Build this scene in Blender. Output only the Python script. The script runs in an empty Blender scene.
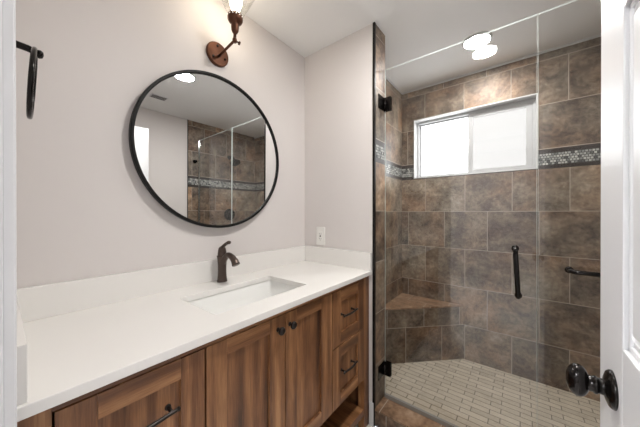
import bpy, bmesh, math, random
from mathutils import Vector, Matrix
random.seed(7)
R = math.radians
scene = bpy.context.scene
COL = scene.collection

# ------------------------------------------------------------------ camera, world, lights, exposure
cam_data = bpy.data.cameras.new('camera')
cam_data.sensor_width = 36.0
cam_data.sensor_fit = 'HORIZONTAL'
cam_data.lens = 14.244
cam_data.clip_start = 0.01
cam = bpy.data.objects.new('camera', cam_data)
cam.location = (1.289, -1.4443, 1.2581)
cam.rotation_euler = (R(90 - 0.149), 0, R(38.298))
COL.objects.link(cam)
scene.camera = cam

world = bpy.data.worlds.new('world')
scene.world = world
world.use_nodes = True
world.node_tree.nodes['Background'].inputs[0].default_value = (0.85, 0.9, 1.0, 1)
world.node_tree.nodes['Background'].inputs[1].default_value = 0.6

ROOM_LAMP = 52.0      # ceiling disc over the vanity floor
SHOWER_LAMP = 42.0    # ceiling disc in the shower
HALL_FILL = 125.0      # unseen disc added as fill light in the hall behind the doorway
BULB = 5.5           # sconce bulb
PANE_LEFT, PANE_RIGHT = 1.0, 0.142
vs = scene.view_settings
vs.view_transform = 'Standard'
vs.look = 'None'
vs.exposure = 2.62
vs.gamma = 1.0
scene.cycles.caustics_reflective = False
vs.use_curve_mapping = False

# ------------------------------------------------------------------ material helpers
def srgb(r, g, b):
    f = lambda c: (c / 255) / 12.92 if c / 255 <= 0.04045 else ((c / 255 + 0.055) / 1.055) ** 2.4
    return (f(r), f(g), f(b), 1)

def new_mat(name):
    m = bpy.data.materials.new(name)
    m.use_nodes = True
    nt = m.node_tree
    return m, nt, nt.nodes['Principled BSDF']

def N(nt, typ, **kw):
    n = nt.nodes.new(typ)
    for k, v in kw.items():
        setattr(n, k, v)
    return n

def ramp(nt, stops):
    n = N(nt, 'ShaderNodeValToRGB')
    e = n.color_ramp.elements
    e[0].position, e[0].color = stops[0]
    e[1].position, e[1].color = stops[-1]
    for p, c in stops[1:-1]:
        x = e.new(p)
        x.color = c
    return n

def mixc(nt, fac, a, b, mode='MIX'):
    n = N(nt, 'ShaderNodeMix', data_type='RGBA', blend_type=mode)
    for sock, v in ((n.inputs[0], fac), (n.inputs[6], a), (n.inputs[7], b)):
        if isinstance(v, bpy.types.NodeSocket):
            nt.links.new(v, sock)
        else:
            sock.default_value = v
    return n.outputs[2]

def plain(name, col, rough=0.5, metal=0.0, noise=0.0, nscale=20, bump=0.0, spec=0.5):
    m, nt, b = new_mat(name)
    b.inputs['Roughness'].default_value = rough
    b.inputs['Metallic'].default_value = metal
    b.inputs['Specular IOR Level'].default_value = spec
    tc = N(nt, 'ShaderNodeTexCoord')
    nz = N(nt, 'ShaderNodeTexNoise')
    nz.inputs['Scale'].default_value = nscale
    nz.inputs['Detail'].default_value = 5
    nt.links.new(tc.outputs['Object'], nz.inputs['Vector'])
    dark = tuple(c * (1 - noise) for c in col[:3]) + (1,)
    nt.links.new(mixc(nt, nz.outputs['Fac'], dark, col), b.inputs['Base Color'])
    if bump:
        bp = N(nt, 'ShaderNodeBump')
        bp.inputs['Strength'].default_value = bump
        bp.inputs['Distance'].default_value = 0.002
        nt.links.new(nz.outputs['Fac'], bp.inputs['Height'])
        nt.links.new(bp.outputs['Normal'], b.inputs['Normal'])
    return m

def emitter(name, col, strength, base=0.8):
    m, nt, b = new_mat(name)
    b.inputs['Roughness'].default_value = 1.0
    b.inputs['Specular IOR Level'].default_value = 0.1
    b.inputs['Base Color'].default_value = (base, base, base, 1)
    b.inputs['Emission Color'].default_value = col
    b.inputs['Emission Strength'].default_value = strength
    return m

def thin_glass(name, tint, f0=0.045, rough=0.0):
    """pane glass: Schlick mix of clear transmission and mirror reflection, the same for every ray"""
    m, nt, b = new_mat(name)
    nt.nodes.remove(b)
    out = nt.nodes['Material Output']
    tr = N(nt, 'ShaderNodeBsdfTransparent')
    tr.inputs[0].default_value = tint
    gl = N(nt, 'ShaderNodeBsdfGlossy')
    gl.inputs['Roughness'].default_value = rough
    lw = N(nt, 'ShaderNodeLayerWeight')
    lw.inputs['Blend'].default_value = 0.5
    pw = N(nt, 'ShaderNodeMath', operation='POWER')
    nt.links.new(lw.outputs['Facing'], pw.inputs[0])
    pw.inputs[1].default_value = 5
    ma = N(nt, 'ShaderNodeMath', operation='MULTIPLY_ADD')
    nt.links.new(pw.outputs[0], ma.inputs[0])
    ma.inputs[1].default_value = 0.9
    ma.inputs[2].default_value = f0
    mx = N(nt, 'ShaderNodeMixShader')
    nt.links.new(ma.outputs[0], mx.inputs[0])
    nt.links.new(tr.outputs[0], mx.inputs[1])
    nt.links.new(gl.outputs[0], mx.inputs[2])
    nt.links.new(mx.outputs[0], out.inputs['Surface'])
    return m

def brick_mat(name, bw, rh, mortar, stops, grout, rough=0.35, offset=0.5, cloud=5.0, speck=0.35, bump=0.25, tint=0.5, warm=0.0):
    """tiles from UVs in metres; each tile has its own tone, with clouding and veins inside it"""
    m, nt, b = new_mat(name)
    uv = N(nt, 'ShaderNodeUVMap')
    br = N(nt, 'ShaderNodeTexBrick', offset=offset, offset_frequency=2)
    br.inputs['Color1'].default_value = (0, 0, 0, 1)
    br.inputs['Color2'].default_value = (1, 1, 1, 1)
    br.inputs['Mortar'].default_value = (0.5, 0.5, 0.5, 1)
    br.inputs['Scale'].default_value = 1
    br.inputs['Brick Width'].default_value = bw
    br.inputs['Row Height'].default_value = rh
    br.inputs['Mortar Size'].default_value = mortar
    br.inputs['Mortar Smooth'].default_value = 0.1
    nt.links.new(uv.outputs[0], br.inputs['Vector'])
    off = N(nt, 'ShaderNodeVectorMath', operation='MULTIPLY_ADD')
    nt.links.new(br.outputs['Color'], off.inputs[0])
    off.inputs[1].default_value = (3.1, 5.7, 0)
    nt.links.new(uv.outputs[0], off.inputs[2])
    n1 = N(nt, 'ShaderNodeTexNoise')
    n1.inputs['Scale'].default_value = cloud
    n1.inputs['Detail'].default_value = 8
    n1.inputs['Roughness'].default_value = 0.70
    n1.inputs['Distortion'].default_value = 0.25
    nt.links.new(off.outputs[0], n1.inputs['Vector'])
    n2 = N(nt, 'ShaderNodeTexNoise')
    n2.inputs['Scale'].default_value = cloud * 6
    n2.inputs['Detail'].default_value = 4
    nt.links.new(off.outputs[0], n2.inputs['Vector'])
    add = N(nt, 'ShaderNodeMath', operation='MULTIPLY_ADD')       # tone = cloud + tile tone * tint
    sub = N(nt, 'ShaderNodeMath', operation='SUBTRACT')
    nt.links.new(br.outputs['Color'], sub.inputs[0])
    sub.inputs[1].default_value = 0.5
    nt.links.new(sub.outputs[0], add.inputs[0])
    add.inputs[1].default_value = tint
    nt.links.new(n1.outputs['Fac'], add.inputs[2])
    add2 = N(nt, 'ShaderNodeMath', operation='MULTIPLY_ADD')
    sb2 = N(nt, 'ShaderNodeMath', operation='SUBTRACT')
    nt.links.new(n2.outputs['Fac'], sb2.inputs[0])
    sb2.inputs[1].default_value = 0.5
    nt.links.new(sb2.outputs[0], add2.inputs[0])
    add2.inputs[1].default_value = speck
    nt.links.new(add.outputs[0], add2.inputs[2])
    rp = ramp(nt, stops)
    nt.links.new(add2.outputs[0], rp.inputs[0])
    tone = rp.outputs[0]
    if warm:                                                      # rusty and grey-green patches drift through the stone
        n3 = N(nt, 'ShaderNodeTexNoise')
        n3.inputs['Scale'].default_value = 2.4
        n3.inputs['Detail'].default_value = 3
        n3.inputs['Distortion'].default_value = 0.2
        nt.links.new(off.outputs[0], n3.inputs['Vector'])
        r3 = ramp(nt, [(0.36, (0.90, 1.0, 1.04, 1)), (0.50, (1.0, 0.97, 0.93, 1)), (0.66, (1.24, 0.93, 0.70, 1))])
        nt.links.new(n3.outputs['Fac'], r3.inputs[0])
        tone = mixc(nt, warm, tone, r3.outputs[0], 'MULTIPLY')
    c = mixc(nt, br.outputs['Fac'], tone, grout)
    nt.links.new(c, b.inputs['Base Color'])
    rr = N(nt, 'ShaderNodeMapRange')
    rr.inputs[3].default_value = rough
    rr.inputs[4].default_value = 0.85
    nt.links.new(br.outputs['Fac'], rr.inputs[0])
    nt.links.new(rr.outputs[0], b.inputs['Roughness'])
    h = N(nt, 'ShaderNodeMath', operation='MULTIPLY_ADD')
    nt.links.new(br.outputs['Fac'], h.inputs[0])
    h.inputs[1].default_value = -1.0
    nt.links.new(n1.outputs['Fac'], h.inputs[2])
    bp = N(nt, 'ShaderNodeBump')
    bp.inputs['Strength'].default_value = bump
    bp.inputs['Distance'].default_value = 0.002
    nt.links.new(h.outputs[0], bp.inputs['Height'])
    nt.links.new(bp.outputs['Normal'], b.inputs['Normal'])
    return m

def walnut(name):
    """grain runs along the V axis of the UVs (metres); every object gets its own piece of the log"""
    m, nt, b = new_mat(name)
    uv = N(nt, 'ShaderNodeUVMap')
    oi = N(nt, 'ShaderNodeObjectInfo')
    sc = N(nt, 'ShaderNodeVectorMath', operation='SCALE')
    cx = N(nt, 'ShaderNodeCombineXYZ')
    nt.links.new(oi.outputs['Random'], cx.inputs[0])
    nt.links.new(oi.outputs['Random'], cx.inputs[1])
    nt.links.new(cx.outputs[0], sc.inputs[0])
    sc.inputs['Scale'].default_value = 9.0
    ad = N(nt, 'ShaderNodeVectorMath', operation='ADD')
    nt.links.new(uv.outputs[0], ad.inputs[0])
    nt.links.new(sc.outputs[0], ad.inputs[1])
    def noise(sx, sy, scale, detail, rough=0.6, dist=0.0):
        mp = N(nt, 'ShaderNodeMapping')
        mp.inputs['Scale'].default_value = (sx, sy, 1)
        nt.links.new(ad.outputs[0], mp.inputs[0])
        n = N(nt, 'ShaderNodeTexNoise')
        n.inputs['Scale'].default_value = scale
        n.inputs['Detail'].default_value = detail
        n.inputs['Roughness'].default_value = rough
        n.inputs['Distortion'].default_value = dist
        nt.links.new(mp.outputs[0], n.inputs['Vector'])
        return n.outputs['Fac']
    broad = noise(13, 1.1, 1.0, 5, 0.6, 0.35)
    mp = N(nt, 'ShaderNodeMapping')
    mp.inputs['Scale'].default_value = (1, 0.10, 1)
    nt.links.new(ad.outputs[0], mp.inputs[0])
    wv = N(nt, 'ShaderNodeTexWave', wave_type='BANDS', bands_direction='X', wave_profile='SIN')
    wv.inputs['Scale'].default_value = 5
    wv.inputs['Distortion'].default_value = 14
    wv.inputs['Detail'].default_value = 3
    wv.inputs['Detail Scale'].default_value = 0.8
    nt.links.new(mp.outputs[0], wv.inputs['Vector'])
    pores = noise(260, 9, 1.0, 3, 0.7)
    base = ramp(nt, [(0.22, srgb(62, 38, 23)), (0.42, srgb(109, 70, 43)), (0.58, srgb(144, 100, 64)), (0.80, srgb(190, 142, 98))])
    s1 = N(nt, 'ShaderNodeMath', operation='MULTIPLY_ADD')
    nt.links.new(wv.outputs['Fac'], s1.inputs[0])
    s1.inputs[1].default_value = 0.12
    nt.links.new(broad, s1.inputs[2])
    s2 = N(nt, 'ShaderNodeMath', operation='MULTIPLY_ADD')
    nt.links.new(pores, s2.inputs[0])
    s2.inputs[1].default_value = 0.42
    nt.links.new(s1.outputs[0], s2.inputs[2])
    board = noise(1.6, 0.5, 1.0, 2)
    s4 = N(nt, 'ShaderNodeMath', operation='MULTIPLY_ADD')
    nt.links.new(board, s4.inputs[0])
    s4.inputs[1].default_value = 0.60
    nt.links.new(s2.outputs[0], s4.inputs[2])
    s3 = N(nt, 'ShaderNodeMath', operation='SUBTRACT')
    nt.links.new(s4.outputs[0], s3.inputs[0])
    s3.inputs[1].default_value = 0.575
    nt.links.new(s3.outputs[0], base.inputs[0])
    nt.links.new(base.outputs[0], b.inputs['Base Color'])
    b.inputs['Roughness'].default_value = 0.42
    bp = N(nt, 'ShaderNodeBump')
    bp.inputs['Strength'].default_value = 0.12
    bp.inputs['Distance'].default_value = 0.001
    nt.links.new(pores, bp.inputs['Height'])
    nt.links.new(bp.outputs['Normal'], b.inputs['Normal'])
    return m

M = {}
M['paint'] = plain('wall paint', srgb(219, 214, 212), 0.75, noise=0.02, nscale=3, bump=0.03)
M['ceiling'] = plain('ceiling paint', srgb(240, 240, 239), 0.85, noise=0.015, nscale=40, bump=0.05)
M['white'] = plain('white enamel', srgb(218, 219, 221), 0.32, noise=0.01, nscale=8)
M['quartz'] = plain('white quartz', srgb(236, 234, 231), 0.18, noise=0.03, nscale=4)
M['porcelain'] = plain('porcelain', srgb(240, 240, 238), 0.08, noise=0.0)
M['bronze'] = plain('dark bronze', srgb(27, 23, 22), 0.17, 0.6, 0.3, 30)
M['faucet'] = plain('brushed bronze', srgb(96, 84, 78), 0.33, 0.9, 0.25, 40)
M['copper'] = plain('aged copper', srgb(104, 71, 56), 0.42, 0.9, 0.4, 35)
M['blacktrim'] = plain('black metal trim', srgb(30, 27, 26), 0.35, 0.6, 0.1, 20)
M['mirrorframe'] = plain('black mirror frame', srgb(14, 13, 13), 0.5, 0.0, 0.1, 20, spec=0.25)
M['chrome'] = plain('chrome', srgb(200, 200, 200), 0.1, 1.0)
M['pewter'] = plain('dark pewter', srgb(58, 53, 51), 0.28, 0.85, 0.2, 60)
M['dark'] = plain('dark gap', srgb(20, 16, 13), 0.8)
M['vinyl'] = plain('white vinyl', srgb(206, 206, 206), 0.35)
M['frame'] = plain('window vinyl greyed for backlight', srgb(178, 179, 180), 0.4)  # vinyl base colour darkened to carry the frame's backlit shade
M['sweep'] = plain('grey seal strip', srgb(150, 148, 143), 0.35)
M['plastic'] = plain('white plastic', srgb(236, 235, 231), 0.35)
M['floor'] = brick_mat('floor plank', 0.9, 0.15, 0.0015, [(0.25, srgb(222, 218, 212)), (0.75, srgb(236, 233, 228))], srgb(150, 144, 138), 0.45, cloud=3)
STONE = [(0.28, srgb(68, 57, 48)), (0.41, srgb(102, 88, 76)), (0.51, srgb(126, 111, 96)), (0.61, srgb(146, 132, 116)), (0.76, srgb(184, 170, 152))]
M['tile'] = brick_mat('stone look tile', 0.322, 0.324, 0.0022, STONE, srgb(176, 166, 154), 0.46, cloud=7, speck=0.34, tint=0.19, warm=0.75)
M['tan'] = brick_mat('tan stone tile', 0.322, 0.324, 0.0022, [(0.32, srgb(112, 86, 66)), (0.5, srgb(152, 122, 97)), (0.68, srgb(184, 157, 131))], srgb(190, 178, 164), 0.32, cloud=7, tint=0.1)
M['mosaic'] = brick_mat('glass mosaic', 0.0168, 0.0168, 0.0018, [(0.02, srgb(84, 86, 86)), (0.25, srgb(140, 144, 142)), (0.6, srgb(168, 170, 166)), (0.95, srgb(196, 196, 190))], srgb(52, 50, 48), 0.16, cloud=4, speck=0.1, tint=1.1)
M['liner'] = plain('dark pencil liner', srgb(58, 52, 49), 0.3, 0.1, 0.3, 60)
M['pebble'] = brick_mat('shower floor mosaic', 0.152, 0.046, 0.0022, [(0.1, srgb(172, 160, 142)), (0.5, srgb(200, 189, 170)), (0.9, srgb(218, 208, 191))], srgb(104, 97, 88), 0.5, offset=0.37, cloud=9, speck=0.3, tint=0.35)
M['wood'] = walnut('walnut')
M['glass'] = thin_glass('clear shower glass', (0.975, 0.98, 0.978, 1), 0.043)
ge, nt_, b_ = new_mat('ground glass edge')
tl_ = N(nt_, 'ShaderNodeBsdfTranslucent')
tl_.inputs[0].default_value = (0.88, 0.95, 0.93, 1)
b_.inputs['Base Color'].default_value = srgb(225, 236, 233)
b_.inputs['Roughness'].default_value = 0.2
mx_ = N(nt_, 'ShaderNodeMixShader')
mx_.inputs[0].default_value = 0.6
nt_.links.new(b_.outputs[0], mx_.inputs[1])
nt_.links.new(tl_.outputs[0], mx_.inputs[2])
nt_.links.new(mx_.outputs[0], nt_.nodes['Material Output'].inputs['Surface'])
M['glassedge'] = ge
M['shade'] = thin_glass('clear lamp glass', (0.98, 0.98, 0.97, 1), 0.06)
M['lamp_room'] = emitter('lit diffuser room', (1.0, 0.97, 0.93, 1), ROOM_LAMP)
M['lamp_shower'] = emitter('lit diffuser shower', (1.0, 0.97, 0.94, 1), SHOWER_LAMP)
M['fill_hall'] = emitter('added hall fill light', (0.93, 0.965, 1.0, 1), HALL_FILL)
M['bulb'] = emitter('lit bulb', (1.0, 0.86, 0.68, 1), BULB)
M['glow'] = emitter('glow dots for socket holes', (1.0, 0.8, 0.6, 1), 0.12)
M['pane_bright'] = emitter('daylit frosted pane', (0.97, 0.985, 1.0, 1), PANE_LEFT, 0.1)
M['pane_soft'] = emitter('daylit frosted pane behind screen', (1.0, 0.985, 0.975, 1), PANE_RIGHT, 0.1)
mm, nt_, b_ = new_mat('silvered mirror')
b_.inputs['Base Color'].default_value = (0.86, 0.87, 0.87, 1)
b_.inputs['Metallic'].default_value = 1
b_.inputs['Roughness'].default_value = 0.0
M['mirror'] = mm

# ------------------------------------------------------------------ geometry helpers
class MB:
    """collects shapes of ONE mesh; UVs are in metres (box projection)"""
    def __init__(self):
        self.bm = bmesh.new()
        self.uv = self.bm.loops.layers.uv.new('UVMap')
        self.mats = []

    def mi(self, mat):
        if mat not in self.mats:
            self.mats.append(mat)
        return self.mats.index(mat)

    def take(self, tb, mat, uvo=(0, 0), swap=False, smooth=False, mtx=None, uvfun=None):
        bmesh.ops.recalc_face_normals(tb, faces=tb.faces[:])
        lay = tb.loops.layers.uv.new('UVMap') if not tb.loops.layers.uv else tb.loops.layers.uv[0]
        k = self.mi(mat)
        for f in tb.faces:
            f.material_index = k
            f.smooth = smooth
            n = f.normal
            a = max(range(3), key=lambda i: abs(n[i]))
            for l in f.loops:
                c = l.vert.co
                if uvfun:
                    u, v = uvfun(c, n)
                else:
                    u, v = ((c.y, c.z), (c.x, c.z), (c.x, c.y))[a]
                if swap:
                    u, v = v, u
                l[lay].uv = (u + uvo[0], v + uvo[1])
        if mtx is not None:
            bmesh.ops.transform(tb, matrix=mtx, verts=tb.verts[:])
        me = bpy.data.meshes.new('tmp')
        tb.to_mesh(me)
        tb.free()
        self.bm.from_mesh(me)
        bpy.data.meshes.remove(me)
        return self

    def box(self, x0, x1, y0, y1, z0, z1, mat, bev=0.0, seg=2, **kw):
        tb = bmesh.new()
        vs_ = [tb.verts.new((x, y, z)) for x in (x0, x1) for y in (y0, y1) for z in (z0, z1)]
        for q in ((0, 1, 3, 2), (4, 6, 7, 5), (0, 4, 5, 1), (2, 3, 7, 6), (0, 2, 6, 4), (1, 5, 7, 3)):
            tb.faces.new([vs_[i] for i in q])
        if bev:
            bmesh.ops.bevel(tb, geom=tb.edges[:], offset=bev, segments=seg, profile=0.6, affect='EDGES')
        return self.take(tb, mat, **kw)

    def lathe(self, prof, mat, mtx=None, n=32, smooth=True, closed=False):
        """prof: (radius, height) along +Z"""
        tb = bmesh.new()
        rings = []
        for r, h in prof:
            if r < 1e-6:
                rings.append([tb.verts.new((0, 0, h))])
            else:
                rings.append([tb.verts.new((r * math.cos(2 * math.pi * i / n), r * math.sin(2 * math.pi * i / n), h)) for i in range(n)])
        prs = list(zip(rings, rings[1:])) + ([(rings[-1], rings[0])] if closed else [])
        for a, b in prs:
            for i in range(n):
                j = (i + 1) % n
                if len(a) == 1 and len(b) == 1:
                    continue
                if len(a) == 1:
                    tb.faces.new((a[0], b[i], b[j]))
                elif len(b) == 1:
                    tb.faces.new((a[i], a[j], b[0]))
                else:
                    tb.faces.new((a[i], a[j], b[j], b[i]))
        return self.take(tb, mat, smooth=smooth, mtx=mtx)

    def tube(self, pts, rad, mat, n=14, smooth=True, flat=1.0, closed=False, up=(0, 0, 1)):
        """tube through pts; rad a number or one per point; flat squashes it along the second normal"""
        pts = [Vector(p) for p in pts]
        rads = rad if isinstance(rad, (list, tuple)) else [rad] * len(pts)
        tb = bmesh.new()
        rings = []
        m = len(pts)
        for i, p in enumerate(pts):
            if closed:
                t = (pts[(i + 1) % m] - pts[i - 1]).normalized()
            else:
                t = (pts[min(i + 1, m - 1)] - pts[max(i - 1, 0)]).normalized()
            u = Vector(up)
            if abs(u.dot(t)) > 0.98:
                u = Vector((0, 1, 0)) if abs(t.y) < 0.9 else Vector((1, 0, 0))
            a = t.cross(u).normalized()
            b = a.cross(t).normalized()
            rings.append([tb.verts.new(p + a * math.cos(2 * math.pi * k / n) * rads[i] + b * math.sin(2 * math.pi * k / n) * rads[i] * flat) for k in range(n)])
        prs = list(zip(rings, rings[1:])) + ([(rings[-1], rings[0])] if closed else [])
        for a, b in prs:
            for k in range(n):
                j = (k + 1) % n
                tb.faces.new((a[k], a[j], b[j], b[k]))
        if not closed:
            tb.faces.new(rings[0])
            tb.faces.new(rings[-1])
        return self.take(tb, mat, smooth=smooth)

    def prism(self, poly, z0, z1, mat, bev=0.0, **kw):
        tb = bmesh.new()
        a = [tb.verts.new((x, y, z0)) for x, y in poly]
        b = [tb.verts.new((x, y, z1)) for x, y in poly]
        tb.faces.new(a)
        tb.faces.new(b)
        for i in range(len(a)):
            j = (i + 1) % len(a)
            tb.faces.new((a[i], a[j], b[j], b[i]))
        if bev:
            bmesh.ops.bevel(tb, geom=tb.edges[:], offset=bev, segments=2, profile=0.6, affect='EDGES')
        return self.take(tb, mat, **kw)

    def loft(self, rings, mat, cap_first=False, cap_last=True, smooth=True):
        tb = bmesh.new()
        rs = [[tb.verts.new(p) for p in r] for r in rings]
        n = len(rs[0])
        for a, b in zip(rs, rs[1:]):
            for k in range(n):
                j = (k + 1) % n
                tb.faces.new((a[k], a[j], b[j], b[k]))
        if cap_first:
            tb.faces.new(rs[0])
        if cap_last:
            tb.faces.new(rs[-1])
        return self.take(tb, mat, smooth=smooth)

    def build(self, name, parent=None, origin=None, **props):
        me = bpy.data.meshes.new(name)
        if origin is None and parent is None:
            origin = None
        o = bpy.data.objects.new(name, me)
        off = Vector(origin) if origin is not None else Vector((0, 0, 0))
        if parent is not None:
            off = Vector(world_loc(parent))
        bmesh.ops.translate(self.bm, verts=self.bm.verts[:], vec=-off)
        self.bm.to_mesh(me)
        self.bm.free()
        for mt in self.mats:
            me.materials.append(M[mt])
        COL.objects.link(o)
        if parent is not None:
            o.parent = parent
        else:
            o.location = off
        for k, v in props.items():
            o[k] = v
        return o

def world_loc(o):
    v = Vector(o.location)
    while o.parent is not None:
        o = o.parent
        v = v + Vector(o.location)
    return v

def thing(name, label, cat, loc, group=None):
    o = bpy.data.objects.new(name, None)
    o.empty_display_size = 0.05
    o.location = loc
    o['label'] = label
    o['category'] = cat
    if group:
        o['group'] = group
    COL.objects.link(o)
    return o

def copy_tree(o, parent=None):
    c = o.copy()
    COL.objects.link(c)
    c.parent = parent
    for ch in [x for x in bpy.data.objects if x.parent == o]:
        copy_tree(ch, c)
    return c

def axis_mtx(p, d):
    """matrix taking +Z to direction d and the origin to p"""
    return Matrix.Translation(Vector(p)) @ Vector((0, 0, 1)).rotation_difference(Vector(d)).to_matrix().to_4x4()

def arc(c, r, a0, a1, n, plane='xz'):
    out = []
    for i in range(n + 1):
        a = a0 + (a1 - a0) * i / n
        u, v = r * math.cos(a), r * math.sin(a)
        if plane == 'xz':
            out.append((c[0] + u, c[1], c[2] + v))
        elif plane == 'yz':
            out.append((c[0], c[1] + u, c[2] + v))
        else:
            out.append((c[0] + u, c[1] + v, c[2]))
    return out

def smooth_path(pts, n=6):
    """Catmull-Rom through pts"""
    P = [Vector(p) for p in pts]
    P = [P[0] * 2 - P[1]] + P + [P[-1] * 2 - P[-2]]
    out = []
    for i in range(1, len(P) - 2):
        for k in range(n):
            t = k / n
            a, b, c, d = P[i - 1], P[i], P[i + 1], P[i + 2]
            out.append(0.5 * ((2 * b) + (c - a) * t + (2 * a - 5 * b + 4 * c - d) * t * t + (3 * b - a - 3 * c + d) * t ** 3))
    out.append(P[-2])
    return out

ST = dict(kind='structure')
H = 2.44            # ceiling
FZ = -0.07          # room floor
XR = 2.17           # right wall
YN = -1.443         # near wall (doorway)
W = 0.58            # end of the return wall
YT = 0.154          # thickness of the return wall with tile
XL = 0.372          # left wall of the shower
YB = 1.026          # window wall of the shower

# ------------------------------------------------------------------ room shell
MB().box(-0.1, 3.3, -4.3, 0.0, FZ - 0.1, FZ, 'floor').build('floor', **ST)
MB().box(-0.1, XR + 0.1, -4.3, YB + 0.14, H, H + 0.1, 'ceiling').build('ceiling', **ST)
MB().box(-0.1, 0.0, YN, 0.0, FZ, H, 'paint').build('wall_left', **ST)
MB().box(-0.1, W - 0.01, 0.0, YT - 0.008, FZ, H, 'paint').build('wall_end', **ST)
MB().box(XR, XR + 0.1, -4.3, 0.0, FZ, H, 'paint').build('wall_right', **ST)
DX0, DX1, DZ = 0.65, 1.436, 2.02
w = MB()
w.box(-0.1, DX0 - 0.014, YN - 0.115, YN, FZ, H, 'paint')
w.box(DX1 + 0.014, XR, YN - 0.115, YN, FZ, H, 'paint')
w.box(DX0 - 0.014, DX1 + 0.014, YN - 0.115, YN, DZ + 0.014, H, 'paint')
w.build('wall_near', **ST)
# hall beyond the doorway
MB().box(-0.2, XR, -4.4, -4.3, FZ, H, 'paint').build('wall_hall_back', **ST)
MB().box(-0.2, -0.1, -4.3, YN - 0.115, FZ, H, 'paint').build('wall_hall_left', **ST)

# tiled shower walls: rows below the mosaic band, the band, rows above it
Z1, Z2, Z3, Z4 = 1.578, 1.606, 1.690, 1.722
LOW = (0.208, 0.026)
UPP = (0.055, -1.725)
def tiles(mb, x0, x1, y0, y1, z0, z1, u_low=None, u_up=None):
    """a stretch of tiled wall between z0 and z1, cut at the mosaic band"""
    lo = (u_low if u_low is not None else LOW[0], LOW[1])
    up = (u_up if u_up is not None else UPP[0], UPP[1])
    for a, b, mat, o in ((-9, Z1, 'tile', lo), (Z1, Z2, 'liner', (0, 0)), (Z2, Z3, 'mosaic', (0.003, -Z2)), (Z3, Z4, 'liner', (0, 0)), (Z4, 9, 'tile', up)):
        c, d = max(a, z0), min(b, z1)
        if d - c > 1e-4:
            mb.box(x0, x1, y0, y1, c, d, mat, uvo=o)
WX0, WX1, WZ0, WZ1 = 0.487, 1.392, 1.585, 2.145
w = MB()
tiles(w, XL - 0.1, XR + 0.1, YB, YB + 0.13, FZ, WZ0)
tiles(w, XL - 0.1, WX0, YB, YB + 0.13, WZ0, WZ1)
tiles(w, WX1, XR + 0.1, YB, YB + 0.13, WZ0, WZ1)
tiles(w, XL - 0.1, XR + 0.1, YB, YB + 0.13, WZ1, H)
w.build('wall_shower_back', **ST)
w = MB()
tiles(w, XL - 0.1, XL, YT, YB, FZ, H, 0.05, 0.05)
w.build('wall_shower_left', **ST)
w = MB()
tiles(w, XR, XR + 0.1, 0.0, YB, FZ, H, 0.11, 0.11)
w.build('wall_shower_right', **ST)
w = MB()
tiles(w, W - 0.01, W, 0.012, YT, FZ, H, 0.004, 0.004)
tiles(w, XL, W - 0.01, YT - 0.008, YT, FZ, H)
w.build('wall_shower_jamb', **ST)
MB().box(W - 0.012, W + 0.003, -0.004, 0.012, FZ, H, 'blacktrim', bev=0.001).build('trim_1', label='black metal edge strip of the tiled jamb', **ST)
MB().box(XR - 0.006, XR, -0.008, 0.0, FZ, H, 'blacktrim').build('trim_2', **ST)
# shower floor and curb
MB().box(XL, XR, YT, YB, FZ - 0.1, 0.003, 'pebble', uvo=(0.02, 0.012)).build('floor_shower', **ST)
w = MB()
w.box(W, XR, 0.004, 0.156, FZ, 0.028, 'tile', uvo=(0.15, 0.2))
w.box(W, XR, 0.0, 0.160, 0.028, 0.038, 'tan', bev=0.002, uvo=(0.19, 0.12))
w.build('trim_3', label='tan stone curb under the shower glass', **ST)
# thin caulk line where ceiling meets tile
w = MB()
w.box(XL, XR, YB - 0.009, YB, H - 0.016, H, 'white', bev=0.003)
w.box(XL, XL + 0.009, YT, YB, H - 0.016, H, 'white', bev=0.003)
w.build('trim_4', **ST)
# baseboard scrap on the end of the return wall
MB().box(0.549, W - 0.004, -0.012, 0.0, FZ, 0.075, 'white', bev=0.003).build('baseboard_end', **ST)
MB().box(XR - 0.012, XR, -1.44, -0.01, FZ, 0.05, 'white', bev=0.003).build('baseboard_right', **ST)

# doorway: jamb linings and casings
w = MB()
w.box(DX0 - 0.014, DX0, YN - 0.118, YN + 0.002, FZ, DZ + 0.014, 'white', bev=0.001)
w.box(DX1, DX1 + 0.014, YN - 0.118, YN + 0.002, FZ, DZ + 0.014, 'white', bev=0.001)
w.box(DX0, DX1, YN - 0.118, YN + 0.002, DZ, DZ + 0.014, 'white', bev=0.001)
w.box(DX0, DX0 + 0.010, YN - 0.085, YN - 0.045, FZ, DZ, 'white', bev=0.002)
w.build('trim_5', label='white door jamb lining', **ST)
w = MB()
w.box(DX0 - 0.062, DX0 - 0.003, YN, YN + 0.016, FZ, DZ + 0.06, 'white', bev=0.003)
w.box(DX1 + 0.004, DX1 + 0.062, YN, YN + 0.016, FZ, DZ + 0.06, 'white', bev=0.003)
w.box(DX0 - 0.062, DX1 + 0.062, YN, YN + 0.016, DZ + 0.004, DZ + 0.062, 'white', bev=0.003)
w.build('trim_6', label='white door casing', **ST)

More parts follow.
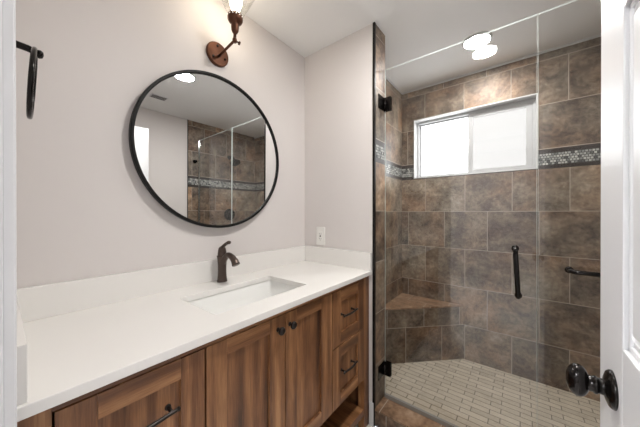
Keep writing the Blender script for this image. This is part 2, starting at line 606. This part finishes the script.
# window: lined recess, vinyl frame, sliding sash, frosted panes
win = thing('window_1', 'frosted two pane sliding window in the tiled shower wall', 'window', (0.94, YB, WZ0))
win['kind'] = 'structure'
w = MB()
w.box(WX0, WX1, YB - 0.003, YB + 0.128, WZ0, WZ0 + 0.009, 'vinyl', bev=0.001)
w.box(WX0, WX1, YB - 0.003, YB + 0.128, WZ1 - 0.009, WZ1, 'vinyl', bev=0.001)
w.box(WX0, WX0 + 0.009, YB - 0.003, YB + 0.128, WZ0 + 0.009, WZ1 - 0.009, 'vinyl', bev=0.001)
w.box(WX1 - 0.009, WX1, YB - 0.003, YB + 0.128, WZ0 + 0.009, WZ1 - 0.009, 'vinyl', bev=0.001)
w.build('recess_lining', win)
def ring_frame(mb, x0, x1, y0, y1, z0, z1, t, mat, bev=0.002, tb=None):
    tb = tb or t
    mb.box(x0, x0 + t, y0, y1, z0, z1, mat, bev=bev)
    mb.box(x1 - t, x1, y0, y1, z0, z1, mat, bev=bev)
    mb.box(x0 + t, x1 - t, y0, y1, z1 - t, z1, mat, bev=bev)
    mb.box(x0 + t, x1 - t, y0, y1, z0, z0 + tb, mat, bev=bev)
a0, a1, c0, c1 = WX0 + 0.009, WX1 - 0.009, WZ0 + 0.009, WZ1 - 0.009
w = MB()
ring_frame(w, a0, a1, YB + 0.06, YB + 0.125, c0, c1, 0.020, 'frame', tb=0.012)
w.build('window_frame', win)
w = MB()
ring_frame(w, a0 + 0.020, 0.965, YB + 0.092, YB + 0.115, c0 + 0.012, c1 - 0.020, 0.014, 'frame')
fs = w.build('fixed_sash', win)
MB().box(a0 + 0.034, 0.951, YB + 0.100, YB + 0.106, c0 + 0.026, c1 - 0.034, 'pane_bright').build('pane', fs)
w = MB()
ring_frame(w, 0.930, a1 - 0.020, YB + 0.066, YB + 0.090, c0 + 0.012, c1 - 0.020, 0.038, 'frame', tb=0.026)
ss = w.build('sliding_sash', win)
MB().box(0.968, a1 - 0.058, YB + 0.074, YB + 0.080, c0 + 0.038, c1 - 0.058, 'pane_soft').build('pane', ss)
MB().box(0.936, 0.946, YB + 0.058, YB + 0.066, 1.84, 1.90, 'vinyl', bev=0.002).build('latch', ss)

# the white six panel entry door, open at a right angle
door = thing('door_1', 'white panelled entry door standing open with a dark bronze knob', 'door', (1.424, YN + 0.001, FZ + 0.01))
door['kind'] = 'structure'
ex, ey0, ey1, dz0, dz1 = 1.424, YN + 0.003, -0.648, FZ + 0.012, 2.005
w = MB()
w.box(ex + 0.010, ex + 0.025, ey0 + 0.02, ey1 - 0.02, dz0 + 0.02, dz1 - 0.02, 'white')
st = 0.150
mid = (ey0 + ey1) / 2
def dbox(y0, y1, z0, z1, bev=0.0025):
    w.box(ex, ex + 0.035, y0, y1, z0, z1, 'white', bev=bev)
dbox(ey0, ey0 + st, dz0, dz1)
dbox(ey1 - st, ey1, dz0, dz1)
rails = [(dz0, 0.20), (0.83, 1.03), (1.60, 1.72), (1.915, dz1)]
for a, b in rails:
    dbox(ey0 + st, ey1 - st, a, b)
for (a, b) in ((0.20, 0.83), (1.03, 1.60), (1.72, 1.915)):
    dbox(mid - 0.05, mid + 0.05, a, b)
    for ya, yb_ in ((ey0 + st, mid - 0.05), (mid + 0.05, ey1 - st)):
        for s in (0, 1):                                      # sticking moulding and raised field on both faces
            xa, xb = (ex + 0.003, ex + 0.012) if s == 0 else (ex + 0.023, ex + 0.032)
            w.box(xa, xb, ya + 0.028, yb_ - 0.028, a + 0.028, b - 0.028, 'white', bev=0.0085, seg=1)
            for q in ((ya, ya + 0.010, a, b), (yb_ - 0.010, yb_, a, b), (ya, yb_, a, a + 0.010), (ya, yb_, b - 0.010, b)):
                w.box(xa + (0.003 if s == 0 else 0), xb - (0 if s == 0 else 0.003), q[0], q[1], q[2], q[3], 'white', bev=0.003)
slab = w.build('door_slab', door)
KY, KZ = -0.746, 0.933
for s, nm in ((-1, 'knob'), (1, 'knob')):
    fx = ex if s < 0 else ex + 0.035
    k = MB()
    mt = axis_mtx((fx, KY, KZ), (s, 0, 0))
    k.lathe([(0, 0.0), (0.0335, 0.0), (0.0335, 0.003), (0.030, 0.007), (0.022, 0.010), (0.014, 0.012), (0.0138, 0.016), (0.0138, 0.020), (0.0160, 0.021),
             (0.0160, 0.0245), (0.0138, 0.026), (0.0145, 0.036)], 'bronze', mt, 36)
    egg = [(0, 0.0)] + [(0.0225 * math.sin(math.pi * i / 14) ** 0.85, 0.0165 - 0.0165 * math.cos(math.pi * i / 14)) for i in range(1, 14)] + [(0, 0.033)]
    em = axis_mtx((fx + s * 0.030, KY, KZ), (s, 0, 0)) @ Matrix.Diagonal((1.35, 1.0, 1.0, 1))
    k.lathe(egg, 'bronze', em, 36)
    k.build(nm, door, label='dark bronze egg shaped knob')
for z in (0.2, 1.0, 1.8):
    MB().tube([(ex - 0.004, ey0 + 0.006, z - 0.045), (ex - 0.004, ey0 + 0.006, z + 0.045)], 0.006, 'bronze').build('hinge', door)

# ------------------------------------------------------------------ vanity
XF = 0.525
van = thing('vanity_cabinet', 'walnut vanity cabinet with shaker doors and drawers under the white counter', 'vanity', (0.28, -0.72, FZ))
yl, yr = -1.441, -0.004
w = MB()
bz = 0.235
w.box(0.004, XF - 0.022, yl, yl + 0.018, FZ, 0.872, 'wood')
w.box(0.004, XF - 0.022, yr - 0.018, yr, FZ, 0.872, 'wood')
w.box(0.004, XF - 0.022, yl + 0.018, yr - 0.018, bz - 0.018, bz, 'wood', swap=True)
w.box(0.004, 0.012, yl + 0.018, yr - 0.018, FZ, 0.872, 'wood')
w.box(0.012, XF - 0.024, -1.056, -1.046, bz, 0.74, 'wood')
w.box(0.012, XF - 0.024, -0.405, -0.395, bz, 0.74, 'wood')
w.build('carcass', van)
w = MB()                                                   # face frame
def ff(y0, y1, z0, z1, swap=False, xf=0.019, **kw):
    w.box(XF - 0.022, XF + xf, y0, y1, z0, z1, 'wood', bev=0.001, swap=swap, **kw)
ff(yl, -1.379, FZ, 0.872)
ff(-0.066, yr, FZ, 0.872, uvo=(1.3, 0.2))
ff(-1.379, -0.066, 0.853, 0.872, True)
for y in (-1.060, -0.399):
    ff(y - 0.012, y + 0.012, bz, 0.85, xf=-0.002)
ff(-1.379, -0.066, bz - 0.02, bz + 0.004, True, xf=-0.002)
w.build('face_frame', van)
MB().box(0.012, XF + 0.018, -1.379, -0.067, 0.018, 0.060, 'wood', bev=0.002, swap=True).build('bottom_shelf', van)

def front(name, y0, y1, z0, z1, rail, stile_l, stile_r, rail_b=None):
    """a shaker front: stiles with upright grain, rails with level grain; its recessed panel is a sub-part"""
    m = MB()
    x0, x1 = XF, XF + 0.020
    o = lambda: (random.random() * 5, random.random() * 5)
    rb = rail_b or rail
    m.box(x0, x1, y0, y0 + stile_l, z0, z1, 'wood', bev=0.0015, uvo=o())
    m.box(x0, x1, y1 - stile_r, y1, z0, z1, 'wood', bev=0.0015, uvo=o())
    m.box(x0, x1, y0 + stile_l, y1 - stile_r, z1 - rail, z1, 'wood', bev=0.0015, swap=True, uvo=o())
    m.box(x0, x1, y0 + stile_l, y1 - stile_r, z0, z0 + rb, 'wood', bev=0.0015, swap=True, uvo=o())
    d = m.build(name, van)
    p = MB()
    p.box(x0 + 0.001, x0 + 0.009, y0 + stile_l - 0.004, y1 - stile_r + 0.004, z0 + rb - 0.004, z1 - rail + 0.004, 'wood', uvo=o())
    p.build('panel', d)
    return d
XK = XF + 0.020
def bar_pull(d, yc, z, half=0.075, xb=XK):
    m = MB()
    xb = XF + 0.009
    pts = smooth_path([(xb + 0.030, yc - half, z), (xb + 0.033, yc - half * 0.5, z), (xb + 0.036, yc, z), (xb + 0.033, yc + half * 0.5, z), (xb + 0.030, yc + half, z)], 5)
    n = len(pts)
    m.tube(pts, [0.0045 + 0.0012 * math.sin(math.pi * i / (n - 1)) for i in range(n)], 'pewter', 12)
    for s in (-1, 1):
        m.tube([(xb, yc + s * half * 0.78, z), (xb + 0.032, yc + s * half * 0.78, z)], 0.0048, 'pewter', 12)
        m.lathe([(0, 0), (0.008, 0), (0.008, 0.003), (0.0048, 0.005)], 'pewter', axis_mtx((xb, yc + s * half * 0.78, z), (1, 0, 0)), 16)
        m.lathe([(0, 0), (0.0062, 0.001), (0.0062, 0.005), (0.004, 0.007)], 'pewter', axis_mtx((xb + 0.030, yc + s * (half - 0.004), z), (0, s, 0)), 14)
    return m.build('pull', d, label='dark pewter bar pull')
def knob(d, y, z):
    m = MB()
    m.lathe([(0, 0), (0.009, 0), (0.009, 0.002), (0.0055, 0.005), (0.005, 0.012), (0.009, 0.016), (0.0155, 0.020), (0.0160, 0.024), (0.0135, 0.029), (0.007, 0.0315), (0, 0.032)],
            'pewter', axis_mtx((XK, y, z), (1, 0, 0)), 28)
    return m.build('knob', d, label='round dark pewter knob')
zt, zm, zb = 0.850, 0.556, 0.242
dl = front('drawer', -1.375, -1.062, zm + 0.005, zt, 0.058, 0.067, 0.068)
bar_pull(dl, -1.2185, 0.727)
dl = front('drawer', -1.375, -1.062, zb, zm, 0.058, 0.067, 0.068)
bar_pull(dl, -1.2185, 0.425)
dr = front('door', -1.056, -0.7305, zb, zt, 0.052, 0.068, 0.078, 0.062)
knob(dr, -0.768, 0.800)
dr = front('door', -0.7265, -0.402, zb, zt, 0.052, 0.030 + 0.036, 0.088, 0.062)
knob(dr, -0.703, 0.800)
dl = front('drawer', -0.398, -0.070, zm + 0.005, zt, 0.062, 0.074, 0.073)
bar_pull(dl, -0.252, 0.712, 0.068)
dl = front('drawer', -0.398, -0.070, zb, zm, 0.062, 0.074, 0.073)
bar_pull(dl, -0.252, 0.413, 0.068)

# countertop with a cut-out, backsplash and two side splashes
CZ, CT, CD = 0.900, 0.026, 0.568
SX0, SX1, SY0, SY1 = 0.166, 0.454, -0.975, -0.490
ctop = thing('countertop', 'white quartz countertop with backsplash on the walnut vanity', 'countertop', (0.28, -0.72, CZ - CT))
def rrect(x0, x1, y0, y1, r, z, n=5):
    out = []
    for (cx, cy, a) in ((x1 - r, y1 - r, 0), (x0 + r, y1 - r, 90), (x0 + r, y0 + r, 180), (x1 - r, y0 + r, 270)):
        for i in range(n + 1):
            t = R(a + 90 * i / n)
            out.append((cx + r * math.cos(t), cy + r * math.sin(t), z))
    return out
tb = bmesh.new()
loops = []
for z in (CZ - CT, CZ):
    o_ = [tb.verts.new(p) for p in ((0.002, YN + 0.002, z), (CD, YN + 0.002, z), (CD, -0.002, z), (0.002, -0.002, z))]
    i_ = [tb.verts.new(p) for p in rrect(SX0, SX1, SY0, SY1, 0.014, z)]
    es = []
    for lp in (o_, i_):
        es += [tb.edges.new((lp[k], lp[(k + 1) % len(lp)])) for k in range(len(lp))]
    bmesh.ops.triangle_fill(tb, use_beauty=True, use_dissolve=False, edges=es)
    loops.append((o_, i_))
for q in (0, 1):
    a_, b_l = loops[0][q], loops[1][q]
    for k in range(len(a_)):
        j = (k + 1) % len(a_)
        tb.faces.new((a_[k], a_[j], b_l[j], b_l[k]))
MB().take(tb, 'quartz').build('slab', ctop)
bmod = [o for o in bpy.data.objects if o.name == 'slab'][0].modifiers.new('bevel', 'BEVEL')
bmod.width = 0.0025
bmod.segments = 2
bmod.limit_method = 'ANGLE'
BZ = 1.011
MB().box(0.002, 0.022, YN + 0.002, -0.002, CZ, BZ, 'quartz', bev=0.0015).build('backsplash', ctop)
MB().box(0.022, CD - 0.004, -0.022, -0.002, CZ, BZ, 'quartz', bev=0.0015).build('side_splash', ctop)
MB().box(0.022, CD - 0.008, YN + 0.002, -1.412, CZ, BZ, 'quartz', bev=0.0015).build('side_splash', ctop)

# undermount sink
sink = thing('sink', 'white rectangular undermount sink set in the quartz counter', 'sink', (0.310, -0.732, CZ - 0.17))
zs = CZ - CT
def sr(i, z, r=0.022):
    return rrect(SX0 + i, SX1 - i, SY0 + i, SY1 - i, r, z)
m = MB()
m.loft([sr(-0.02, zs - 0.012), sr(-0.02, zs), sr(-0.006, zs, 0.018), sr(-0.004, zs - 0.004, 0.018), sr(0.002, zs - 0.06), sr(0.010, zs - 0.105), sr(0.020, zs - 0.122), sr(0.045, zs - 0.130),
        sr(0.10, zs - 0.134)], 'porcelain')
m.loft([sr(-0.02, zs - 0.012), sr(-0.006, zs - 0.02), sr(-0.004, zs - 0.11), sr(0.02, zs - 0.138), sr(0.10, zs - 0.144)], 'porcelain')
m.build('basin', sink)
MB().lathe([(0, -0.001), (0.012, 0.0), (0.020, 0.001), (0.026, 0.0015), (0.029, 0.0)], 'faucet', Matrix.Translation((0.310, -0.732, zs - 0.133)), 28).build('drain', sink)

# faucet
FX, FY = 0.066, -0.722
fau = thing('faucet', 'oil rubbed bronze single lever faucet behind the white sink', 'faucet', (FX, FY, CZ))
m = MB()
m.lathe([(0, 0.0), (0.0255, 0.0), (0.026, 0.004), (0.0235, 0.010), (0.0220, 0.030), (0.0208, 0.055), (0.0213, 0.085), (0.0235, 0.115), (0.0250, 0.126), (0.0262, 0.130), (0.0262, 0.134), (0.0235, 0.137), (0, 0.137)],
        'faucet', Matrix.Translation((FX, FY, CZ)), 32)
m.build('body', fau)
m = MB()
pts = smooth_path([(FX + 0.006, FY, CZ + 0.098), (FX + 0.030, FY, CZ + 0.128), (FX + 0.058, FY, CZ + 0.143), (FX + 0.088, FY, CZ + 0.137), (FX + 0.112, FY, CZ + 0.121), (FX + 0.126, FY, CZ + 0.102)], 5)
n = len(pts)
m.tube(pts, [0.0170 - 0.0040 * math.sin(math.pi * i / (n - 1)) + 0.003 * (i / (n - 1)) for i in range(n)], 'faucet', 18, up=(0, 1, 0))
m.build('spout', fau)
m = MB()
m.lathe([(0.0225, 0.0), (0.0225, 0.006), (0.0205, 0.022), (0.0175, 0.036), (0.011, 0.044), (0, 0.047)], 'faucet', Matrix.Translation((FX, FY, CZ + 0.138)), 28)
pts = smooth_path([(FX - 0.010, FY, CZ + 0.164), (FX + 0.006, FY, CZ + 0.180), (FX + 0.028, FY, CZ + 0.194), (FX + 0.052, FY, CZ + 0.205), (FX + 0.066, FY, CZ + 0.208)], 5)
n = len(pts)
m.tube(pts, [0.0135 - 0.003 * math.sin(math.pi * i / (n - 1)) for i in range(n - 1)] + [0.006], 'faucet', 16, flat=0.7)
m.build('lever', fau)

# ------------------------------------------------------------------ things on the walls
# round mirror
MY, MZ, MR = -0.708, 1.581, 0.403
mir = thing('wall_mirror', 'large round mirror with thin black frame above the vanity', 'mirror', (0.018, MY, MZ))
mir.rotation_euler = (0, R(0.25), R(-0.9))
m = MB()
m.lathe([(MR - 0.016, 0.0), (MR, 0.0), (MR, 0.022), (MR - 0.003, 0.025), (MR - 0.011, 0.025), (MR - 0.014, 0.022), (MR - 0.014, 0.012), (MR - 0.016, 0.012)], 'mirrorframe',
        axis_mtx((0.018, MY, MZ), (1, 0, 0)), 128, smooth=False, closed=True)
m.build('frame', mir, label='thin black round frame')
m = MB()
m.lathe([(0, 0.002), (MR - 0.0145, 0.002), (MR - 0.0145, 0.015), (0, 0.015)], 'mirror', axis_mtx((0.018, MY, MZ), (1, 0, 0)), 128, smooth=False)
m.build('mirror_glass', mir, label='clear silvered round glass')

# sconce
PY, PZ = -0.713, 2.112
sco = thing('wall_sconce', 'aged copper wall sconce with clear glass cone above the round mirror', 'wall lamp', (0.0, PY, PZ))
m = MB()
m.lathe([(0, 0.0), (0.062, 0.0), (0.062, 0.012), (0.059, 0.017), (0, 0.019)], 'copper', axis_mtx((0.0, PY, PZ), (1, 0, 0)), 40, smooth=False)
bp_ = m.build('backplate', sco)
for a in (0, 120, 240):
    MB().lathe([(0, 0), (0.006, 0), (0.006, 0.004), (0.003, 0.006), (0, 0.006)], 'bronze',
               axis_mtx((0.018, PY + 0.040 * math.cos(R(a - 20)), PZ + 0.040 * math.sin(R(a - 20))), (1, 0, 0)), 16).build('screw', bp_)
JX, JY, JZ = 0.185, -0.724, 2.108
m = MB()
m.tube([(0.015, PY, PZ - 0.012), (0.03, PY, PZ - 0.012), (JX, JY, JZ)], [0.008, 0.0062, 0.0062], 'copper', 14)
m.lathe([(0, -0.011), (0.009, -0.011), (0.011, -0.004), (0.011, 0.004), (0.009, 0.011), (0, 0.011)], 'copper', axis_mtx((JX, JY, JZ), (0, 0, 1)), 18)
m.build('arm', sco)
m = MB()
m.tube([(JX, JY, JZ), (JX + 0.004, JY + 0.022, JZ - 0.004)], 0.004, 'copper', 10)
m.lathe([(0, 0), (0.009, 0), (0.009, 0.006), (0, 0.006)], 'copper', axis_mtx((JX + 0.004, JY + 0.020, JZ - 0.004), (0.1, 0.95, -0.1)), 18)
m.build('thumb_screw', sco)
SD = Vector((0.03, 0.01, 1)).normalized()
mt = axis_mtx((JX, JY, JZ), SD)
m = MB()
m.lathe([(0, 0.0), (0.007, 0.0), (0.007, 0.030), (0.012, 0.036), (0.017, 0.046), (0.019, 0.064), (0.017, 0.076), (0.021, 0.080), (0.031, 0.088), (0.036, 0.098), (0.037, 0.114), (0.035, 0.120), (0.030, 0.114), (0, 0.112)],
        'copper', mt, 36)
for i in range(14):  # glowing dots stand in for bulb light through the perforations
    a = 2 * math.pi * i / 14
    c = mt @ Vector((0.0345 * math.cos(a), 0.0345 * math.sin(a), 0.110))
    d = (mt.to_3x3() @ Vector((math.cos(a), math.sin(a), 0))).normalized()
    m.lathe([(0, 0), (0.003, 0), (0.003, 0.0034), (0, 0.0034)], 'glow', axis_mtx(c, d), 10)
m.build('socket', sco)
m = MB()
m.lathe([(0.034, 0.116), (0.037, 0.128), (0.074, 0.200), (0.104, 0.262), (0.1055, 0.262), (0.0765, 0.199), (0.039, 0.127), (0.036, 0.116)], 'shade', mt, 48)
m.build('lamp_shade', sco, label='clear flared glass cone')
m = MB()
m.lathe([(0, 0.110), (0.013, 0.112), (0.014, 0.134), (0.020, 0.150), (0.028, 0.172), (0.031, 0.195), (0.027, 0.216), (0.016, 0.232), (0, 0.238)], 'bulb', mt, 28)
m.build('bulb', sco, label='glowing warm bulb')

# towel ring on the left end wall
TX, TZ = 0.30, 1.676
tr = thing('towel_ring', 'dark bronze towel ring beside the white door casing', 'towel ring', (TX, YN, TZ))
m = MB()
m.lathe([(0, 0), (0.027, 0), (0.027, 0.004), (0.020, 0.009), (0.010, 0.013), (0.0085, 0.018)], 'bronze', axis_mtx((TX, YN, TZ + 0.005), (0, 1, 0)), 28)
m.tube([(TX, YN + 0.012, TZ + 0.005), (TX, YN + 0.045, TZ + 0.003), (TX, YN + 0.064, TZ - 0.002)], [0.0085, 0.0085, 0.008], 'bronze', 16)
m.lathe([(0, 0), (0.010, 0.001), (0.011, 0.006), (0.008, 0.011), (0, 0.013)], 'bronze', axis_mtx((TX, YN + 0.060, TZ - 0.002), (0, 1, -0.1)), 20)
m.build('post', tr)
m = MB()
rc = 0.085
m.tube([(TX + rc * math.sin(2 * math.pi * i / 48), YN + 0.057 - 0.010 * (1 - math.cos(2 * math.pi * i / 48)) / 2 - 0.0647 * rc * math.sin(2 * math.pi * i / 48), TZ - rc + rc * math.cos(2 * math.pi * i / 48)) for i in range(48)], 0.0052, 'bronze', 12, closed=True, up=(0, 1, 0))
m.build('ring', tr)

# outlet
out = thing('wall_outlet', 'white wall outlet above the side splash at the counter end', 'outlet', (0.157, 0.0, 1.09))
MB().box(0.118, 0.196, -0.006, 0.0, 1.026, 1.156, 'plastic', bev=0.003).build('cover_plate', out)
m = MB()
m.box(0.140, 0.174, -0.0075, -0.005, 1.056, 1.122, 'plastic', bev=0.001)
rec = m.build('receptacle', out)
m = MB()
for z in (1.072, 1.106):
    m.box(0.1485, 0.1505, -0.0082, -0.0070, z - 0.004, z + 0.005, 'dark')
    m.box(0.1635, 0.1655, -0.0082, -0.0070, z - 0.004, z + 0.005, 'dark')
    m.lathe([(0, 0), (0.0025, 0), (0.0025, 0.0012), (0, 0.0012)], 'dark', axis_mtx((0.157, -0.0070, z - 0.010), (0, -1, 0)), 10)
m.build('slots', rec)
m = MB()
m.box(0.151, 0.163, -0.0088, -0.0070, 1.085, 1.0935, 'pewter', bev=0.0005)
m.build('test_button', rec)

# ------------------------------------------------------------------ shower
# corner bench
bench = thing('shower_bench', 'triangular tiled corner bench in the shower under the window', 'bench', (0.372, YB, 0.003))
bx, by = 0.906, 0.492
dv = Vector((bx - XL, YB - by)).normalized()
def diag_uv(c, n):
    if abs(n.z) > 0.7:
        return c.x, c.y
    return (c.x - XL) * dv.x + (c.y - by) * dv.y, c.z
m = MB()
m.prism([(XL + 0.001, by), (bx, YB - 0.001), (XL + 0.001, YB - 0.001)], 0.003, 0.452, 'tile', uvfun=diag_uv, uvo=(0.285 - 0.04, 0.026))
m.build('base', bench)
m = MB()
m.prism([(XL + 0.001, by - 0.005), (bx + 0.005, YB - 0.001), (XL + 0.001, YB - 0.001)], 0.452, 0.465, 'tan', bev=0.0015, uvo=(0.8, 0.1))
m.build('seat', bench, label='tan stone seat slab')

# hinged glass door
GY0, GY1, GZ0, GZ1 = 0.135, 0.145, 0.041, 2.201
def glass_sheet(x0, x1, name, parent):
    m = MB()
    m.box(x0, x1, GY0, GY1, GZ0, GZ1, 'glass', bev=0.0008, seg=1)
    o = m.build(name, parent)
    o.data.materials.append(M['glassedge'])
    for p in o.data.polygons:
        if abs(p.normal.y) < 0.95:
            p.material_index = 1
    return o
sd = thing('shower_door', 'frameless hinged clear glass shower door with bronze hinges', 'shower door', (0.588, 0.14, GZ0))
glass_sheet(0.588, 1.352, 'glass_panel', sd)
for z in (1.972, 0.232):
    m = MB()
    m.box(W, W + 0.005, 0.075, 0.205, z - 0.045, z + 0.045, 'bronze', bev=0.002) if False else m.box(W, W + 0.005, 0.050, 0.150, z - 0.045, z + 0.045, 'bronze', bev=0.002)
    m.box(W + 0.005, 0.630, GY0 - 0.006, GY0, z - 0.045, z + 0.045, 'bronze', bev=0.002)
    m.box(W + 0.005, 0.630, GY1, GY1 + 0.006, z - 0.045, z + 0.045, 'bronze', bev=0.002)
    m.tube([(W + 0.012, 0.124, z - 0.030), (W + 0.012, 0.124, z + 0.030)], 0.009, 'bronze', 16)
    m.build('hinge', sd, label='square dark bronze hinge')
m = MB()
hx, hz0, hz1 = 1.276, 0.852, 1.082
for s, y in ((-1, GY0), (1, GY1)):
    yy = y + s * 0.048
    pts = [(hx, y, hz0), (hx, y + s * 0.030, hz0)] + [(hx, y + s * (0.030 + 0.018 * math.sin(R(t))), hz0 + 0.018 - 0.018 * math.cos(R(t))) for t in (30, 60, 90)] \
        + [(hx, yy, hz1 - 0.018)] + [(hx, y + s * (0.030 + 0.018 * math.cos(R(t))), hz1 - 0.018 + 0.018 * math.sin(R(t))) for t in (30, 60, 90)] + [(hx, y, hz1)]
    lean = lambda z: 0.007 - 0.012 * (z - hz0) / (hz1 - hz0)
    pts = [(p[0] + lean(p[2]), p[1], p[2]) for p in pts]
    m.tube(pts, 0.0100, 'bronze', 16)
    for z in (hz0, hz1):
        m.lathe([(0, 0), (0.015, 0), (0.015, 0.004), (0.0095, 0.006)], 'bronze', axis_mtx((hx + lean(z), y, z), (0, s, 0)), 20)
m.build('handle', sd, label='dark bronze bow handle')

fp = thing('glass_screen', 'fixed clear glass shower panel right of the glass door', 'glass screen', (1.76, 0.14, 0.038))
glass_sheet(1.356, XR - 0.001, 'glass_pane', fp)
MB().box(1.356, XR - 0.001, GY0 - 0.004, GY1 + 0.004, 0.038, 0.060, 'sweep', bev=0.001).build('bottom_channel', fp)
m = MB()
m.box(XR - 0.012, XR, GY0 - 0.004, GY0, GZ0 + 0.01, GZ1, 'chrome')
m.box(XR - 0.012, XR, GY1, GY1 + 0.004, GZ0 + 0.01, GZ1, 'chrome')
m.build('side_channel', fp)
MB().box(0.586, 1.353, GY0 - 0.003, GY1 + 0.003, 0.038, 0.062, 'sweep', bev=0.001).build('bottom_sweep', sd)

tbar = thing('towel_bar', 'dark bronze towel bar on the fixed shower glass', 'towel bar', (1.68, GY0, 1.003))
m = MB()
bx0, bx1, bz_, yy = 1.462, 1.95, 1.003, GY0 - 0.050
m.tube([(bx0, GY0, bz_)] + [(bx0 + 0.026 - 0.026 * math.cos(R(t)), GY0 - 0.024 - 0.026 * math.sin(R(t)), bz_) for t in (0, 30, 60, 90)]
       + [(bx1 - 0.026 + 0.026 * math.sin(R(t)), GY0 - 0.024 - 0.026 * math.cos(R(t)), bz_) for t in (0, 30, 60, 90)] + [(bx1, GY0, bz_)], 0.0095, 'bronze', 16)
m.build('bar', tbar)
for x in (bx0, bx1):
    m = MB()
    m.lathe([(0, 0), (0.015, 0), (0.015, 0.004), (0.0095, 0.006)], 'bronze', axis_mtx((x, GY0, bz_), (0, -1, 0)), 20)
    m.build('flange', tbar)

# shower head, valve and hook on the right tile wall
sh = thing('wall_shower', 'dark bronze shower head on the right tile wall', 'shower head', (XR, 0.58, 2.02))
MB().lathe([(0, 0), (0.030, 0), (0.028, 0.006), (0.014, 0.012), (0.010, 0.012)], 'bronze', axis_mtx((XR, 0.58, 2.05), (-1, 0, 0)), 28).build('flange', sh)
pts = smooth_path([(XR, 0.58, 2.05), (XR - 0.05, 0.58, 2.055), (XR - 0.10, 0.58, 2.04), (XR - 0.135, 0.58, 2.005)], 5)
MB().tube(pts, 0.009, 'bronze', 14, up=(0, 1, 0)).build('arm', sh)
MB().lathe([(0, 0), (0.014, 0.0), (0.016, 0.014), (0.012, 0.020), (0.030, 0.040), (0.066, 0.058), (0.070, 0.066), (0.068, 0.072), (0, 0.070)], 'bronze',
           axis_mtx((XR - 0.130, 0.58, 2.012), (-0.5, 0, -0.85)), 36).build('head', sh)
va = thing('shower_valve', 'dark bronze round shower valve below the shower head', 'shower valve', (XR, 0.588, 1.215))
MB().lathe([(0, 0), (0.085, 0), (0.085, 0.004), (0.075, 0.010), (0.030, 0.014), (0.028, 0.034), (0, 0.036)], 'bronze', axis_mtx((XR, 0.588, 1.215), (-1, 0, 0)), 40).build('plate', va)
MB().tube([(XR - 0.036, 0.588, 1.215), (XR - 0.052, 0.588, 1.20), (XR - 0.055, 0.588, 1.13)], [0.016, 0.013, 0.008], 'bronze', 14, up=(0, 1, 0)).build('lever', va)
hk = thing('robe_hook', 'small dark bronze robe hook on the tile beside the shower glass', 'hook', (XR, 0.09, 1.915))
MB().lathe([(0, 0), (0.024, 0), (0.022, 0.006), (0.009, 0.010), (0.008, 0.030), (0.016, 0.036), (0.017, 0.044), (0.010, 0.050), (0, 0.051)], 'bronze', axis_mtx((XR, 0.085, 1.915), (-1, 0, 0)), 28).build('hook_knob', hk)

# ------------------------------------------------------------------ ceiling fittings
def disc_light(x, y, label, lamp, r=0.075):
    t = thing('ceiling_light', label, 'ceiling light', (x, y, H), 'round ceiling lights')
    MB().lathe([(r, 0.0), (r + 0.014, 0.0), (r + 0.012, 0.008), (r + 0.002, 0.012), (r, 0.008)], 'white', axis_mtx((x, y, H), (0, 0, -1)), 48, closed=True).build('trim_ring', t)
    MB().lathe([(0, 0.001), (r, 0.001), (r, 0.008), (r * 0.8, 0.012), (0, 0.014)], lamp, axis_mtx((x, y, H), (0, 0, -1)), 48).build('diffuser', t)
    return t
disc_light(1.055, 0.590, 'round lit ceiling light inside the shower above the glass door', 'lamp_shower')
disc_light(1.084, -0.477, 'round lit ceiling light seen at the top of the mirror', 'lamp_room')
disc_light(0.10, -3.00, 'added unseen fill light in the hall outside the doorway', 'fill_hall', 0.10)  # unseen lamp added to fill the room softly through the doorway
vt = thing('ceiling_vent', 'white slotted ceiling vent seen in the mirror', 'vent', (1.725, -0.475, H))
m = MB()
m.box(1.67, 1.78, -0.55, -0.40, H - 0.006, H, 'white', bev=0.002)
m.build('frame', vt)
for i in range(4):
    x = 1.685 + i * 0.0215
    MB().box(x, x + 0.012, -0.54, -0.41, H - 0.0075, H - 0.005, 'pewter').build('slot', vt)
